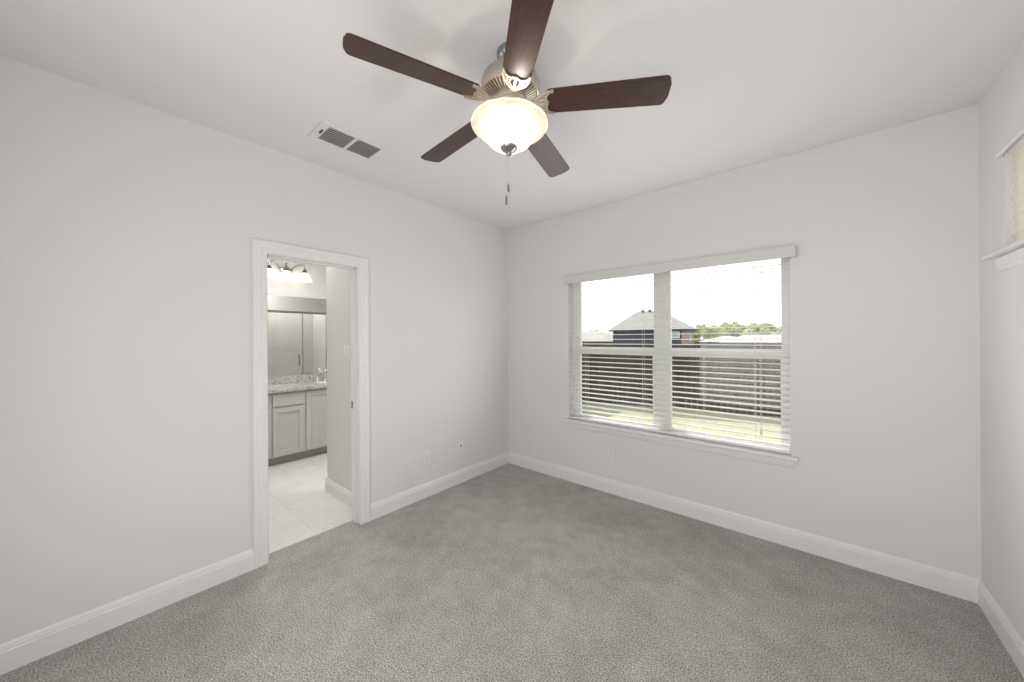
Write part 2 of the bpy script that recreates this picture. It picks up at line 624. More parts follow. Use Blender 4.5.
# ---- back window
win = struct_root('window_1', ((WX0 + WX1) / 2, 0, WZ0))
FY0, FY1 = 0.085, 0.150
mb = MB()
for a, b in ((WX0, 0.885), (1.672, 1.772), (2.588, WX1)):
    mb.box(a, b, FY0, FY1, WZ0, WZ1)
for a, b in ((0.885, 1.672), (1.772, 2.588)):
    mb.box(a, b, FY0, FY1, WZ1 - 0.03, WZ1).box(a, b, FY0, FY1, WZ0, WZ0 + 0.022)
mb.build('window_frame', 'vinyl', win)
for a, b in ((0.885, 1.672), (1.772, 2.588)):
    u = MB()
    u.box(a, a + 0.022, 0.115, 0.145, 1.33, WZ1 - 0.03).box(b - 0.022, b, 0.115, 0.145, 1.33, WZ1 - 0.03)
    u.box(a + 0.022, b - 0.022, 0.116, 0.144, WZ1 - 0.042, WZ1 - 0.03).box(a + 0.022, b - 0.022, 0.116, 0.144, 1.33, 1.375)
    s = u.build('upper_sash', 'vinyl', win)
    MB().box(a + 0.02, b - 0.02, 0.128, 0.132, 1.37, WZ1 - 0.035).build('glass_pane', 'pane_glass', s, smooth=0)
    l = MB()
    l.box(a, a + 0.032, 0.090, 0.1145, WZ0 + 0.022, 1.375).box(b - 0.026, b, 0.090, 0.1145, WZ0 + 0.022, 1.375)
    l.box(a + 0.032, b - 0.026, 0.088, 0.1145, 1.303, 1.375).box(a + 0.032, b - 0.026, 0.091, 0.1145, WZ0 + 0.022, WZ0 + 0.050)
    s = l.build('lower_sash', 'vinyl', win)
    MB().box(a + 0.03, b - 0.024, 0.103, 0.107, WZ0 + 0.046, 1.31).build('glass_pane', 'pane_glass', s, smooth=0)
    MB().box((a + b) / 2 - 0.03, (a + b) / 2 + 0.03, 0.080, 0.092, 1.345, 1.362).build('sash_lock', 'vinyl', s, bevel=0.002)
MB().box(WX0 + 0.001, WX1 - 0.001, -0.001, FY0 - 0.001, WZ0, WZ0 + 0.012).box(0.762, 2.662, -0.045, 0, WZ0 - 0.012, WZ0 + 0.012)\
    .build('window_sill', 'trim_paint', win, bevel=0.006)
APR = [(0, 0), (0.004, 0.0), (0.010, 0.008), (0.010, 0.016), (0.014, 0.022), (0.014, 0.058), (0, 0.058)]
MB().loft([[(x, -o, WZ0 - 0.070 + z) for o, z in APR] for x in (0.79, 2.635)]).build('window_apron', 'trim_paint', win, smooth=25)

# ---- right high window
win2 = struct_root('window_2', (W, (RY0 + RY1) / 2, RZ0))
MB().box(W + 0.085, W + 0.145, RY0, RY0 + 0.05, RZ0, RZ1).box(W + 0.085, W + 0.145, RY1 - 0.05, RY1, RZ0, RZ1)\
    .box(W + 0.085, W + 0.145, RY0 + 0.05, RY1 - 0.05, RZ1 - 0.05, RZ1).box(W + 0.085, W + 0.145, RY0 + 0.05, RY1 - 0.05, RZ0, RZ0 + 0.05)\
    .build('window_frame', 'vinyl', win2)
MB().box(W + 0.112, W + 0.116, RY0 + 0.045, RY1 - 0.045, RZ0 + 0.045, RZ1 - 0.045).build('glass_pane', 'pane_glass', win2, smooth=0)
MB().box(W, W + 0.084, RY0 + 0.001, RY1 - 0.001, RZ0 - 0.006, RZ0 + 0.004)\
    .box(W - 0.045, W, RY0 - 0.10, RY1 + 0.122, RZ0 - 0.013, RZ0 + 0.004).build('window_sill', 'trim_paint', win2, bevel=0.005)
MB().loft([[(W - o, y, RZ0 - 0.084 + z * 1.15) for o, z in APR] for y in (RY0 - 0.06, RY1 + 0.065)])\
    .build('window_apron', 'trim_paint', win2, smooth=25)


# ------------------------------------------------------------------ blinds
def slat_mb(length, width=0.050, thick=0.0024, crown=0.0015):
    """a slightly crowned slat along local x, centred"""
    prof = []
    for k in range(7):
        t = -1 + 2 * k / 6
        prof.append((t * width / 2, crown * (1 - t * t) + thick / 2))
    for k in range(6, -1, -1):
        t = -1 + 2 * k / 6
        prof.append((t * width / 2, crown * (1 - t * t) - thick / 2))
    return MB().loft([[(x, y, z) for y, z in prof] for x in (-length / 2, length / 2)])


bl = thing('window_blind', ((WX0 + WX1) / 2, 0.032, WZ0 + 0.012),
           'wide white horizontal slat blind with open slats on the large back wall window', 'blind')
bx = bl.location
VZ0, VZ1 = 2.018, 2.098
MB().box(0.797, 2.654, -0.046, -0.034, VZ0, VZ1).box(0.797, 0.809, -0.034, 0.0, VZ0, VZ1).box(2.642, 2.654, -0.034, 0.0, VZ0, VZ1)\
    .box(0.797, 2.654, -0.050, -0.046, VZ1 - 0.014, VZ1).build('valance', 'valance_paint', bl, bevel=0.002)
MB().box(WX0 + 0.006, WX1 - 0.006, 0.006, 0.058, WZ1 - 0.047, WZ1 - 0.002).build('headrail', 'blind_white', bl, bevel=0.002)
PITCH = 0.0445
SZ0 = WZ0 + 0.070
nsl = int((WZ1 - 0.060 - SZ0) / PITCH) + 1
first = None
for k in range(nsl):
    z = SZ0 + k * PITCH
    if first is None:
        first = slat_mb(WX1 - WX0 - 0.012).xform(Matrix.Translation(Vector((bx.x, bx.y, bx.z)))).build('slat', 'blind_white', bl, smooth=40)
        o = first
    else:
        o = first.copy(); COL.objects.link(o)
    o.location = (0, 0, z - bx.z)
    o.rotation_euler = (math.radians(4.0), 0, 0)
MB().box(WX0 + 0.006, WX1 - 0.006, 0.007, 0.057, WZ0 + 0.020, WZ0 + 0.036).build('bottom_rail', 'blind_white', bl, bevel=0.003)
LX = (1.02, 1.586, 2.075, 2.415)
for x in LX:
    mb = MB()
    for y in (0.0055, 0.0585):
        mb.tube([(x, y, WZ0 + 0.030), (x, y, WZ1 - 0.02)], 0.0011, 5)
    mb.build('ladder_cord', 'cord_white', bl)
lc = MB()
for dx in (-0.004, 0.004):
    lc.tube([(2.452 + dx, 0.0, WZ1 - 0.02), (2.452 + dx, 0.0, 0.80)], 0.0011, 5)
c = lc.build('lift_cord', 'cord_white', bl)
MB().lathe([(0.001, 0.05), (0.004, 0.045), (0.008, 0.012), (0.008, 0.002), (0.001, 0.0)], (2.452, 0.0, 0.752), 10).build('cord_tassel', 'cord_white', c)
wd = MB().tube([(0.905, -0.002, WZ1 - 0.03), (0.905, -0.004, 1.15)], 0.004, 8).build('tilt_wand', 'cord_white', bl)

br = thing('window_blind', (W + 0.03, (RY0 + RY1) / 2, RZ0 + 0.006),
           'short cream slat blind with tilted slats in the small high window of the right wall', 'blind')
MB().box(W - 0.020, W - 0.011, RY0 - 0.033, RY1 + 0.033, RZ1 - 0.020, RZ1 - 0.003)\
    .box(W - 0.011, W, RY1 + 0.024, RY1 + 0.033, RZ1 - 0.020, RZ1 - 0.003)\
    .box(W - 0.011, W, RY0 - 0.033, RY0 - 0.024, RZ1 - 0.020, RZ1 - 0.003).build('valance', 'blind_white', br, bevel=0.002)
MB().box(W + 0.006, W + 0.058, RY0 + 0.006, RY1 - 0.006, RZ1 - 0.022, RZ1 - 0.002).build('headrail', 'blind_white', br, bevel=0.002)
first = None
z = RZ0 + 0.055
bx = br.location
while z < RZ1 - 0.040:
    if first is None:
        Mx = Matrix.Translation(Vector(bx)) @ Matrix.Rotation(PI / 2, 4, 'Z')
        first = slat_mb(RY1 - RY0 - 0.010).xform(Mx).build('slat', 'slat_translucent', br, smooth=40)
        o = first
    else:
        o = first.copy(); COL.objects.link(o)
    o.location = (-0.008, 0, z - bx.z)
    o.rotation_euler = (0, math.radians(79), 0)
    z += 0.0425
MB().box(W + 0.012, W + 0.056, RY0 + 0.008, RY1 - 0.008, RZ0 + 0.010, RZ0 + 0.028).build('bottom_rail', 'blind_white', br, bevel=0.003)
for y in (RY1 - 0.16, RY1 - 0.65, RY1 - 1.2):
    MB().tube([(W + 0.009, y, RZ0 + 0.02), (W + 0.009, y, RZ1 - 0.03)], 0.0011, 5).build('ladder_cord', 'cord_white', br)

# ------------------------------------------------------------------ ceiling fan
FX, FY = 1.7258, -1.9411                     # where it hangs from the ceiling; the fan hangs slightly out of plumb
TILT = Matrix.Rotation(-0.0487, 4, 'X') @ Matrix.Rotation(-0.0053, 4, 'Y')
ZB = 2.4985                                  # blade plane
fan = thing('ceiling_fan', (FX, FY, H), 'five-blade ceiling fan with dark wood blades and a lit glass bowl', 'ceiling fan')
fan.rotation_euler = TILT.to_euler()
C0 = (FX, FY, 0)


def tilted(p):
    return Vector((FX, FY, H)) + (TILT @ (Vector(p) - Vector((FX, FY, H))))


cn = MB().lathe([(0.0, H - 0.001), (0.064, H - 0.001), (0.066, H - 0.010), (0.062, H - 0.028), (0.046, H - 0.046), (0.026, H - 0.055),
                 (0.020, H - 0.058), (0.0, H - 0.058)], C0).build('canopy', 'nickel_dark', fan)
cn.rotation_euler = TILT.inverted().to_euler()
MB().cyl((FX, FY, 2.63), (FX, FY, H - 0.05), 0.0125, 20).build('downrod', 'nickel', fan)
MB().lathe([(0.0, 2.652), (0.024, 2.652), (0.030, 2.645), (0.060, 2.640), (0.098, 2.630), (0.120, 2.617), (0.128, 2.602),
            (0.130, 2.588), (0.130, 2.572), (0.127, 2.562), (0.125, 2.557), (0.0, 2.557)], C0, 56)\
    .build('motor_housing', 'nickel', fan)
# dark underside and radial ribs
vr = MB().lathe([(0.124, 2.560), (0.116, 2.556), (0.072, 2.536), (0.072, 2.528), (0.0, 2.528)], C0, 56)\
    .build('vent_ring', 'hollow_dark', fan)
rb = MB()
for k in range(44):
    a = 2 * PI * k / 44
    d, t = Vector((math.cos(a), math.sin(a), 0)), Vector((-math.sin(a), math.cos(a), 0))
    q = []
    for r, zz, w in ((0.070, 2.527, 0.0026), (0.119, 2.549, 0.0044)):
        p = Vector((FX, FY, zz)) + d * r
        q.append([p + t * w, p - t * w, p - t * w + Vector((0, 0, 0.009)), p + t * w + Vector((0, 0, 0.009))])
    rb.loft(q)
rb.build('rib_ring', 'bracket_metal', vr, smooth=20)
MB().lathe([(0.115, 2.559), (0.115, 2.547), (0.119, 2.543), (0.126, 2.546), (0.1295, 2.556), (0.1285, 2.563)], C0, 56).build('rim', 'bracket_metal', vr)
# hub under the ribs
MB().lathe([(0.0, 2.529), (0.073, 2.529), (0.075, 2.520), (0.072, 2.508), (0.062, 2.502), (0.058, 2.470), (0.0, 2.470)], C0).build('switch_hub', 'bracket_metal', fan)


def rounded_blade():
    """blade in local coords: x along, lies in z=0..t, pitched about x"""
    r0, r1 = 0.160, 0.667
    w0, w1 = 0.058, 0.0665                     # half widths
    rc0, rc1 = 0.018, 0.022
    out = []

    def arc(cx, cy, r, a0, a1, n=7):
        for k in range(n):
            a = math.radians(a0 + (a1 - a0) * k / (n - 1))
            out.append((cx + r * math.cos(a), cy + r * math.sin(a)))
    arc(r0 + rc0, -w0 + rc0, rc0, 180, 270)
    arc(r1 - rc1 - 0.006, -w1 + rc1, rc1, 270, 350)
    for k in range(1, 6):
        t = -1 + 2 * k / 6
        out.append((r1 - 0.001 + 0.002 * (1 - t * t), t * (w1 - rc1)))
    arc(r1 - rc1 - 0.006, w1 - rc1, rc1, 10, 90)
    arc(r0 + rc0, w0 - rc0, rc0, 90, 180)
    return MB().prism(out, 0.0, 0.007)


def ribbon(mb, pts, w, z0, z1):
    """flat bar of width w along 2-D points"""
    n = len(pts)
    L, R_ = [], []
    for i in range(n):
        a, b = Vector(pts[max(i - 1, 0)]), Vector(pts[min(i + 1, n - 1)])
        t = (b - a).normalized()
        nn = Vector((-t.y, t.x)) * w / 2
        p = Vector(pts[i])
        L.append(p + nn); R_.append(p - nn)
    zz = (lambda i: 0)
    rings = [[(L[i].x, L[i].y, z0), (R_[i].x, R_[i].y, z0), (R_[i].x, R_[i].y, z1), (L[i].x, L[i].y, z1)] for i in range(n)]
    mb.loft(rings)


def bez(p0, p1, p2, p3, n=12):
    o = []
    for k in range(n + 1):
        t = k / n
        o.append(tuple((1 - t) ** 3 * a + 3 * (1 - t) ** 2 * t * b + 3 * (1 - t) * t * t * c + t ** 3 * d
                       for a, b, c, d in zip(p0, p1, p2, p3)))
    return o


def blade_iron():
    mb = MB()
    z0, z1 = -0.007, 0.0
    for s in (1, -1):
        # outer arm sweeping from the neck to the corner of the blade
        ribbon(mb, bez((0.100, s * 0.006), (0.122, s * 0.014), (0.128, s * 0.056), (0.186, s * 0.052)), 0.009, z0, z1)
        # scalloped front edge: two scoops with a cusp between
        ribbon(mb, bez((0.190, s * 0.053), (0.160, s * 0.046), (0.154, s * 0.022), (0.168, 0.0)), 0.008, z0, z1)
        # inner scrolls
        ribbon(mb, bez((0.112, 0.0), (0.128, s * 0.020), (0.146, s * 0.030), (0.160, s * 0.014)), 0.006, z0, z1)
        ribbon(mb, bez((0.134, s * 0.038), (0.140, s * 0.030), (0.150, s * 0.030), (0.160, s * 0.036)), 0.005, z0, z1)
        mb.cyl((0.188, s * 0.053, -0.009), (0.188, s * 0.053, 0.0), 0.0062, 12)
    ribbon(mb, [(0.098, 0), (0.166, 0)], 0.007, z0, z1)
    mb.cyl((0.150, 0, -0.009), (0.150, 0, 0.0), 0.006, 14)
    return mb


def blade_neck():
    mb = MB()
    pts = [(0.060, 0.0, 0.012), (0.076, 0.0, 0.010), (0.092, 0.0, 0.002), (0.112, 0.0, -0.0035)]
    rings = []
    for (x, y, z), w in zip(pts, (0.016, 0.013, 0.009, 0.006)):
        rings.append([(x, -w, z - 0.005), (x, w, z - 0.005), (x, w, z + 0.004), (x, -w, z + 0.004)])
    return mb.loft(rings)


PITCH_ANG = math.radians(-11.5)               # the counter-clockwise edge is the lower one
for k in range(5):
    ang = math.radians(247.21 + 72 * k)
    if k == 0:
        off = Matrix.Translation(Vector((FX, FY, H)))
        b0 = rounded_blade().xform(off).build('blade', 'blade_wood', fan, bevel=0.0015)
        i0 = blade_iron().xform(off).build('blade_iron', 'bracket_metal', b0, smooth=30)
        n0 = blade_neck().xform(off).build('iron_neck', 'bracket_metal', b0, smooth=30)
        i0['label'] = 'ornate openwork metal bracket under the blade root'
        b = b0
    else:
        b = copy_tree(b0, fan)
    b.location = (0, 0, ZB - H)
    b.rotation_euler = (PITCH_ANG, 0, ang)
# lamp bowl
bowl = [(0.164, 2.412), (0.168, 2.413), (0.1695, 2.408), (0.165, 2.401), (0.154, 2.394), (0.140, 2.384), (0.124, 2.370),
        (0.110, 2.354), (0.100, 2.340), (0.087, 2.328), (0.067, 2.319), (0.042, 2.314), (0.016, 2.313)]
bo = MB().lathe(bowl, C0, 64).build('glass_bowl', 'bowl_glass', fan, smooth=60)
bo['label'] = 'glowing frosted white glass bowl'
MB().lathe([(0.0, 2.474), (0.060, 2.474), (0.066, 2.468), (0.060, 2.462), (0.0, 2.462)], C0).build('lamp_fitter', 'nickel', fan)
MB().cyl((FX, FY, 2.30), (FX, FY, 2.465), 0.005, 12).build('centre_rod', 'nickel', fan)
MB().lathe([(0.0, 2.314), (0.034, 2.312), (0.038, 2.306), (0.034, 2.299), (0.020, 2.291), (0.012, 2.286), (0.012, 2.278), (0.007, 2.272), (0.0, 2.271)], C0, 28)\
    .build('finial', 'nickel_dark', fan)
for s in (1, -1):
    p = Vector((FX - 0.050 * s * 0.649, FY + 0.050 * s * 0.761, 2.404))
    b = MB().sphere(p, 0.0135, 16, 10, (1, 1, 1.3)).build('bulb', 'bulb_glow', fan)
    MB().cyl(p + Vector((0, 0, 0.015)), p + Vector((0, 0, 0.064)), 0.012).build('bulb_socket', 'nickel', b)
fb = tilted((FX, FY, 2.28))
un_tilt = TILT.inverted().to_euler()
for dx, zt, zl in ((-0.003, 2.150, 2.112), (-0.0125, 2.100, 2.055)):
    px, py = fb.x + dx * _r.x, fb.y + dx * _r.y
    ch = MB()
    zz = 2.284
    while zz > zt:
        ch.sphere((px, py, zz), 0.0016, 6, 4)
        zz -= 0.0052
    ch.tube([(px, py, 2.284), (px, py, zt)], 0.0006, 4)
    o = ch.build('pull_chain', 'chrome', fan, smooth=0)
    o.rotation_euler = un_tilt                 # chains hang plumb
    MB().lathe([(0.0, zt), (0.002, zt), (0.0042, zt - 0.008), (0.0052, zl + 0.010), (0.0048, zl + 0.003), (0.002, zl), (0.0, zl)], (px, py, 0), 12)\
        .build('pull_fob', 'pull_metal', o)
light('fan_lamp', 'POINT', tilted((FX, FY, 2.40)), 0.25, (1.0, 0.92, 0.82), 0.05)

# ------------------------------------------------------------------ ceiling vent
VX0, VX1, VY0, VY1 = 0.345, 0.590, -2.285, -1.880
vent = thing('air_vent', ((VX0 + VX1) / 2, (VY0 + VY1) / 2, H), 'white two-panel louvered air vent in the ceiling', 'air vent')
mb = MB()
zf = H - 0.008
G0, G1 = VX0 + 0.027, VX1 - 0.033
fields = ((-2.238, -2.082), (-2.064, -1.907))
mb.box(VX0, G0, VY0, VY1, zf, H).box(G1, VX1, VY0, VY1, zf, H).box(G0, G1, VY0, fields[0][0], zf, H)
mb.box(G0, G1, fields[0][1], fields[1][0], zf, H).box(G0, G1, fields[1][1], VY1, zf, H)
mb.build('vent_frame', 'vent_white', vent, bevel=0.002)
for a, b in fields:
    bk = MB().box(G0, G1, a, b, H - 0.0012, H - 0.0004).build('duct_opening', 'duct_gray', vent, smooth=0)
    n = 9
    for k in range(n):
        x = G0 + (k + 0.5) * (G1 - G0) / n
        sl = MB().box(-0.0085, 0.0085, a, b, -0.0006, 0.0006)
        sl.xform(Matrix.Translation(Vector((x, 0, H - 0.0070))) @ Matrix.Rotation(math.radians(20), 4, 'Y'))
        sl.build('louver', 'vent_slat', vent, smooth=0)
MB().box(0.455, 0.500, -2.262, -2.252, zf - 0.006, zf).build('damper_lever', 'slot_dark', vent, bevel=0.001)


# ------------------------------------------------------------------ wall plates
def plate_base(cx, cz, w, h, face):
    pass


def outlet(loc, nrm, label):
    """duplex receptacle; local x = across, local z = up, local -y = out of the wall"""
    t = thing('wall_outlet', loc, label, 'outlet')
    rz = {'x': PI / 2, 'y': 0.0}[nrm]
    t.rotation_euler = (0, 0, rz)
    off = Matrix.Translation(Vector(loc))
    MB().box(-0.036, 0.036, -0.006, 0, -0.058, 0.058).xform(off).build('cover_plate', 'plate_plastic', t, bevel=0.003)
    for s in (1, -1):
        pts = []
        for k in range(24):
            a = 2 * PI * k / 24
            pts.append((0.0165 * math.cos(a), max(-0.0125, min(0.0125, 0.0165 * math.sin(a)))))
        m = MB().loft([[(x, y, z + s * 0.0195) for x, z in pts] for y in (-0.0085, -0.004)])
        r = m.xform(off).build('receptacle', 'plate_plastic', t, smooth=30)
        sl = MB().box(-0.0075, -0.0055, -0.0092, -0.0084, s * 0.0195 - 0.002, s * 0.0195 + 0.007)\
            .box(0.0055, 0.0075, -0.0092, -0.0084, s * 0.0195 - 0.001, s * 0.0195 + 0.006)\
            .cyl((0, -0.0092, s * 0.0195 - 0.007), (0, -0.0084, s * 0.0195 - 0.007), 0.0024, 10)
        sl.xform(off).build('slot', 'slot_dark', r)
    MB().cyl((0, -0.008, 0), (0, -0.0055, 0), 0.003, 12).xform(off).build('screw', 'nickel', t)
    return t


outlet((0, -1.168, 0.366), 'x', 'white duplex outlet low on the left wall, nearer the bathroom doorway')
outlet((1.286, 0, 0.352), 'y', 'white duplex outlet on the back wall below the large window')
j = thing('cable_jack', (0, -0.747, 0.373), 'white wall plate with one round cable jack on the left wall near the corner', 'wall plate')
j.rotation_euler = (0, 0, PI / 2)
off = Matrix.Translation(Vector(j.location))
MB().box(-0.036, 0.036, -0.006, 0, -0.058, 0.058).xform(off).build('cover_plate', 'plate_plastic', j, bevel=0.003)
MB().cyl((0, -0.016, 0.004), (0, -0.005, 0.004), 0.0055, 14).cyl((0, -0.0085, 0.004), (0, -0.005, 0.004), 0.009, 6).xform(off).build('coax_socket', 'nickel_dark', j)
for s in (1, -1):
    MB().cyl((0, -0.0075, s * 0.042), (0, -0.0055, s * 0.042), 0.003, 12).xform(off).build('screw', 'nickel', j)

# ------------------------------------------------------------------ bathroom
BX0, BY0, BY1 = -2.560, -2.95, 0.0
SWY = -1.70                                   # face of the short wall by the door
SHX, SHY0, SHY1 = -0.850, -1.58, -0.30        # shower recess behind it
struct(MB().box(BX0, -TW, BY0, BY1, -0.12, -0.004).box(-TW, -0.105, DY0, DY1, -0.12, -0.004), 'floor_bathroom', 'bath_tile', smooth=0)
struct(MB().box(BX0, 0.0, BY0, BY1, H, H + 0.1), 'ceiling_bathroom', 'ceiling_paint', smooth=0)
struct(MB().box(BX0 - 0.1, BX0, BY0 - 0.1, BY1 + 0.1, -0.12, H + 0.1), 'wall_bathroom_far', 'bath_paint', smooth=0)
struct(MB().box(BX0, -TW, BY0 - 0.1, BY0, -0.12, H + 0.1), 'wall_bathroom_near', 'bath_paint', smooth=0)
struct(MB().box(BX0, -TW, BY1, BY1 + 0.1, -0.12, H + 0.1), 'wall_bathroom_end', 'bath_paint', smooth=0)
struct(MB().box(SHX, -TW, SHY0, SWY, -0.004, H), 'wall_bathroom_short', 'bath_paint', smooth=0)
struct(MB().box(SHX, -TW, SHY1, BY1, -0.004, H), 'wall_shower_end', 'bath_paint', smooth=0)
run(BASE, (SHX, SWY, -0.004), (-TW, SWY, -0.004), (0, -1, 0), 'baseboard_bathroom')
run(BASE, (SHX, SHY0, -0.004), (SHX, SWY - 0.016, -0.004), (-1, 0, 0), 'baseboard_bathroom')
run(BASE, (BX0, BY0, -0.004), (BX0, -2.30, -0.004), (1, 0, 0), 'baseboard_bathroom')
struct(MB().box(-TW - 0.008, -TW, SHY0, SHY1, 0, H), 'wall_shower_tile', 'shower_tile_x', smooth=0)
struct(MB().box(SHX + 0.01, -TW - 0.008, SHY1 - 0.008, SHY1, 0, H).box(SHX + 0.01, -TW - 0.008, SHY0, SHY0 + 0.008, 0, H), 'wall_shower_tile', 'shower_tile_y', smooth=0)

struct(MB().box(SHX, SHX + 0.11, SHY0, SHY1, 1.968, H), 'wall_shower_header', 'bath_paint', smooth=0)
# shower enclosure
sh = thing('shower_enclosure', (SHX + 0.05, (SHY0 + SHY1) / 2, 0), 'glass shower enclosure with metal header rail reflected in the bathroom mirror', 'shower')
sx = SHX + 0.05
ya, yb = SHY0 + 0.009, SHY1 - 0.009
MB().box(sx - 0.05, sx + 0.05, ya, yb, -0.004, 0.10).build('shower_curb', 'porcelain', sh, bevel=0.006)
MB().box(sx - 0.022, sx + 0.022, ya, yb, 1.932, 1.962).build('header_rail', 'nickel', sh, bevel=0.003)
MB().box(sx - 0.015, sx + 0.015, ya, ya + 0.02, 0.10, 1.925).box(sx - 0.015, sx + 0.015, yb - 0.02, yb, 0.10, 1.925)\
    .box(sx - 0.012, sx + 0.012, -0.735, -0.72, 0.10, 1.925).build('side_rail', 'nickel', sh, bevel=0.002)
MB().box(sx - 0.003, sx + 0.003, -0.722, yb - 0.018, 0.11, 1.925).build('fixed_glass', 'shower_glass', sh, smooth=0)
gd = MB().box(sx - 0.003, sx + 0.003, ya + 0.018, -0.738, 0.115, 1.92).build('glass_door', 'shower_glass', sh, smooth=0)
hy = -0.80
pts = [(sx - 0.003, hy, 1.00), (sx - 0.035, hy, 1.00), (sx - 0.045, hy, 1.015), (sx - 0.045, hy, 1.175), (sx - 0.035, hy, 1.19), (sx - 0.003, hy, 1.19)]
MB().tube(pts, 0.010, 10).build('door_handle', 'nickel_dark', gd)

# light switch by the door
sw = thing('light_switch', (-0.404, SWY, 1.356), 'white two-gang light switch plate on the short bathroom wall inside the doorway', 'light switch')
off = Matrix.Translation(Vector(sw.location))
MB().box(-0.058, 0.058, -0.006, 0, -0.058, 0.058).xform(off).build('cover_plate', 'plate_plastic', sw, bevel=0.003)
for s in (-1, 1):
    m = MB().loft([[(s * 0.023 - 0.0165, -0.0115, 0.033), (s * 0.023 + 0.0165, -0.0115, 0.033), (s * 0.023 + 0.0165, -0.005, 0.033), (s * 0.023 - 0.0165, -0.005, 0.033)],
                   [(s * 0.023 - 0.0165, -0.0075, 0.0), (s * 0.023 + 0.0165, -0.0075, 0.0), (s * 0.023 + 0.0165, -0.005, 0.0), (s * 0.023 - 0.0165, -0.005, 0.0)],
                   [(s * 0.023 - 0.0165, -0.0065, -0.033), (s * 0.023 + 0.0165, -0.0065, -0.033), (s * 0.023 + 0.0165, -0.005, -0.033), (s * 0.023 - 0.0165, -0.005, -0.033)]])
    m.xform(off).build('rocker', 'plate_plastic', sw, bevel=0.0008)

# vanity cabinet
VF = -2.005                                   # face of doors
VYA, VYB = -2.26, -0.62
van = thing('vanity_cabinet', (-2.28, (VYA + VYB) / 2, 0), 'gray shaker bathroom vanity cabinet under the stone countertop', 'cabinet')
cb = MB().box(BX0 + 0.002, VF - 0.040, VYA, VYA + 0.018, 0.092, 0.852).box(BX0 + 0.002, VF - 0.040, VYB - 0.018, VYB, 0.092, 0.852)
cb.box(BX0 + 0.002, BX0 + 0.008, VYA + 0.018, VYB - 0.018, 0.092, 0.852).box(BX0 + 0.008, VF - 0.040, VYA + 0.018, VYB - 0.018, 0.092, 0.110)
cb.box(VF - 0.040, VF - 0.020, VYA, VYB, 0.092, 0.125).box(VF - 0.040, VF - 0.020, VYA, VYB, 0.810, 0.852)
for ya_, yb_ in ((VYA, -2.215), (-1.880, -1.812), (-1.520, -1.458), (-1.090, -1.036), (-0.670, VYB)):
    cb.box(VF - 0.0405, VF - 0.0205, ya_, yb_, 0.125, 0.810)
cb.box(VF - 0.0405, VF - 0.0205, -2.215, -1.880, 0.655, 0.70).box(VF - 0.0405, VF - 0.0205, -1.812, -1.520, 0.655, 0.70)
cb.build('carcass', 'cabinet_gray', van)
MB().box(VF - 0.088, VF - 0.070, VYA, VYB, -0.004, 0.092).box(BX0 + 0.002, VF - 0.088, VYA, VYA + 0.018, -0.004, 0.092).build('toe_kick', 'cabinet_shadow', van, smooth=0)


def shaker(y0, y1, z0, z1, name, knob=False, flat=False):
    fr = 0.058
    mb = MB()
    x0, x1 = VF - 0.019, VF
    if flat:
        mb.box(x0, x1, y0, y1, z0, z1)
        return mb.build(name, 'cabinet_gray', van, bevel=0.0025)
    mb.box(x0, x1, y0, y0 + fr, z0, z1).box(x0, x1, y1 - fr, y1, z0, z1)
    mb.box(x0, x1, y0 + fr, y1 - fr, z0, z0 + fr).box(x0, x1, y0 + fr, y1 - fr, z1 - fr, z1)
    o = mb.build(name, 'cabinet_gray', van, bevel=0.002)
    MB().box(x0, x0 + 0.008, y0 + fr - 0.004, y1 - fr + 0.004, z0 + fr - 0.004, z1 - fr + 0.004).build('door_panel', 'cabinet_gray', o, smooth=0)
    return o


shaker(-1.832, -1.500, 0.685, 0.828, 'drawer', flat=True)
shaker(-1.832, -1.500, 0.105, 0.668, 'cabinet_door')
shaker(-1.478, -1.068, 0.105, 0.828, 'cabinet_door')
shaker(-1.056, -0.650, 0.105, 0.828, 'cabinet_door')
shaker(-2.235, -1.860, 0.105, 0.668, 'cabinet_door')
shaker(-2.235, -1.860, 0.685, 0.828, 'drawer', flat=True)

# countertop with backsplash
ct = thing('countertop', (-2.28, (VYA + VYB) / 2, 0.853), 'speckled pale stone countertop with backsplash on the gray vanity', 'countertop')
SKY = -1.07
bm_top = MB()
hole = [(-2.27 + 0.155 * math.cos(2 * PI * k / 32), SKY + 0.205 * math.sin(2 * PI * k / 32)) for k in range(32)]
xo0, xo1, yo0, yo1 = BX0, VF + 0.028, VYA - 0.01, VYB


def to_edge(a):
    cx, cy = -2.27, SKY
    dx, dy = math.cos(a), math.sin(a)
    ts = []
    if dx > 1e-6: ts.append((xo1 - cx) / dx)
    if dx < -1e-6: ts.append((xo0 - cx) / dx)
    if dy > 1e-6: ts.append((yo1 - cy) / dy)
    if dy < -1e-6: ts.append((yo0 - cy) / dy)
    t = min(ts)
    return (cx + dx * t, cy + dy * t)


angs = sorted([2 * PI * k / 32 for k in range(32)] + [math.atan2(y - SKY, x + 2.27) % (2 * PI) for x in (xo0, xo1) for y in (yo0, yo1)])
inn = [(-2.27 + 0.155 * math.cos(a), SKY + 0.205 * math.sin(a)) for a in angs]
outr = [to_edge(a) for a in angs]
n = len(angs)
rings = [[(x, y, 0.853) for x, y in outr], [(x, y, 0.888) for x, y in outr], [(x, y, 0.888) for x, y in inn], [(x, y, 0.853) for x, y in inn], [(x, y, 0.853) for x, y in outr]]
bm_top.loft(rings, True, False)
bm_top.build('counter_slab', 'granite', ct, smooth=30)
MB().box(BX0 + 0.001, BX0 + 0.02, VYA - 0.01, VYB, 0.888, 0.985).build('backsplash', 'granite', ct, bevel=0.002)
bs = MB().lathe([(1.02, 0.884), (0.98, 0.876), (0.93, 0.83), (0.80, 0.76), (0.55, 0.73), (0.12, 0.725)], (0, 0, 0), 32)
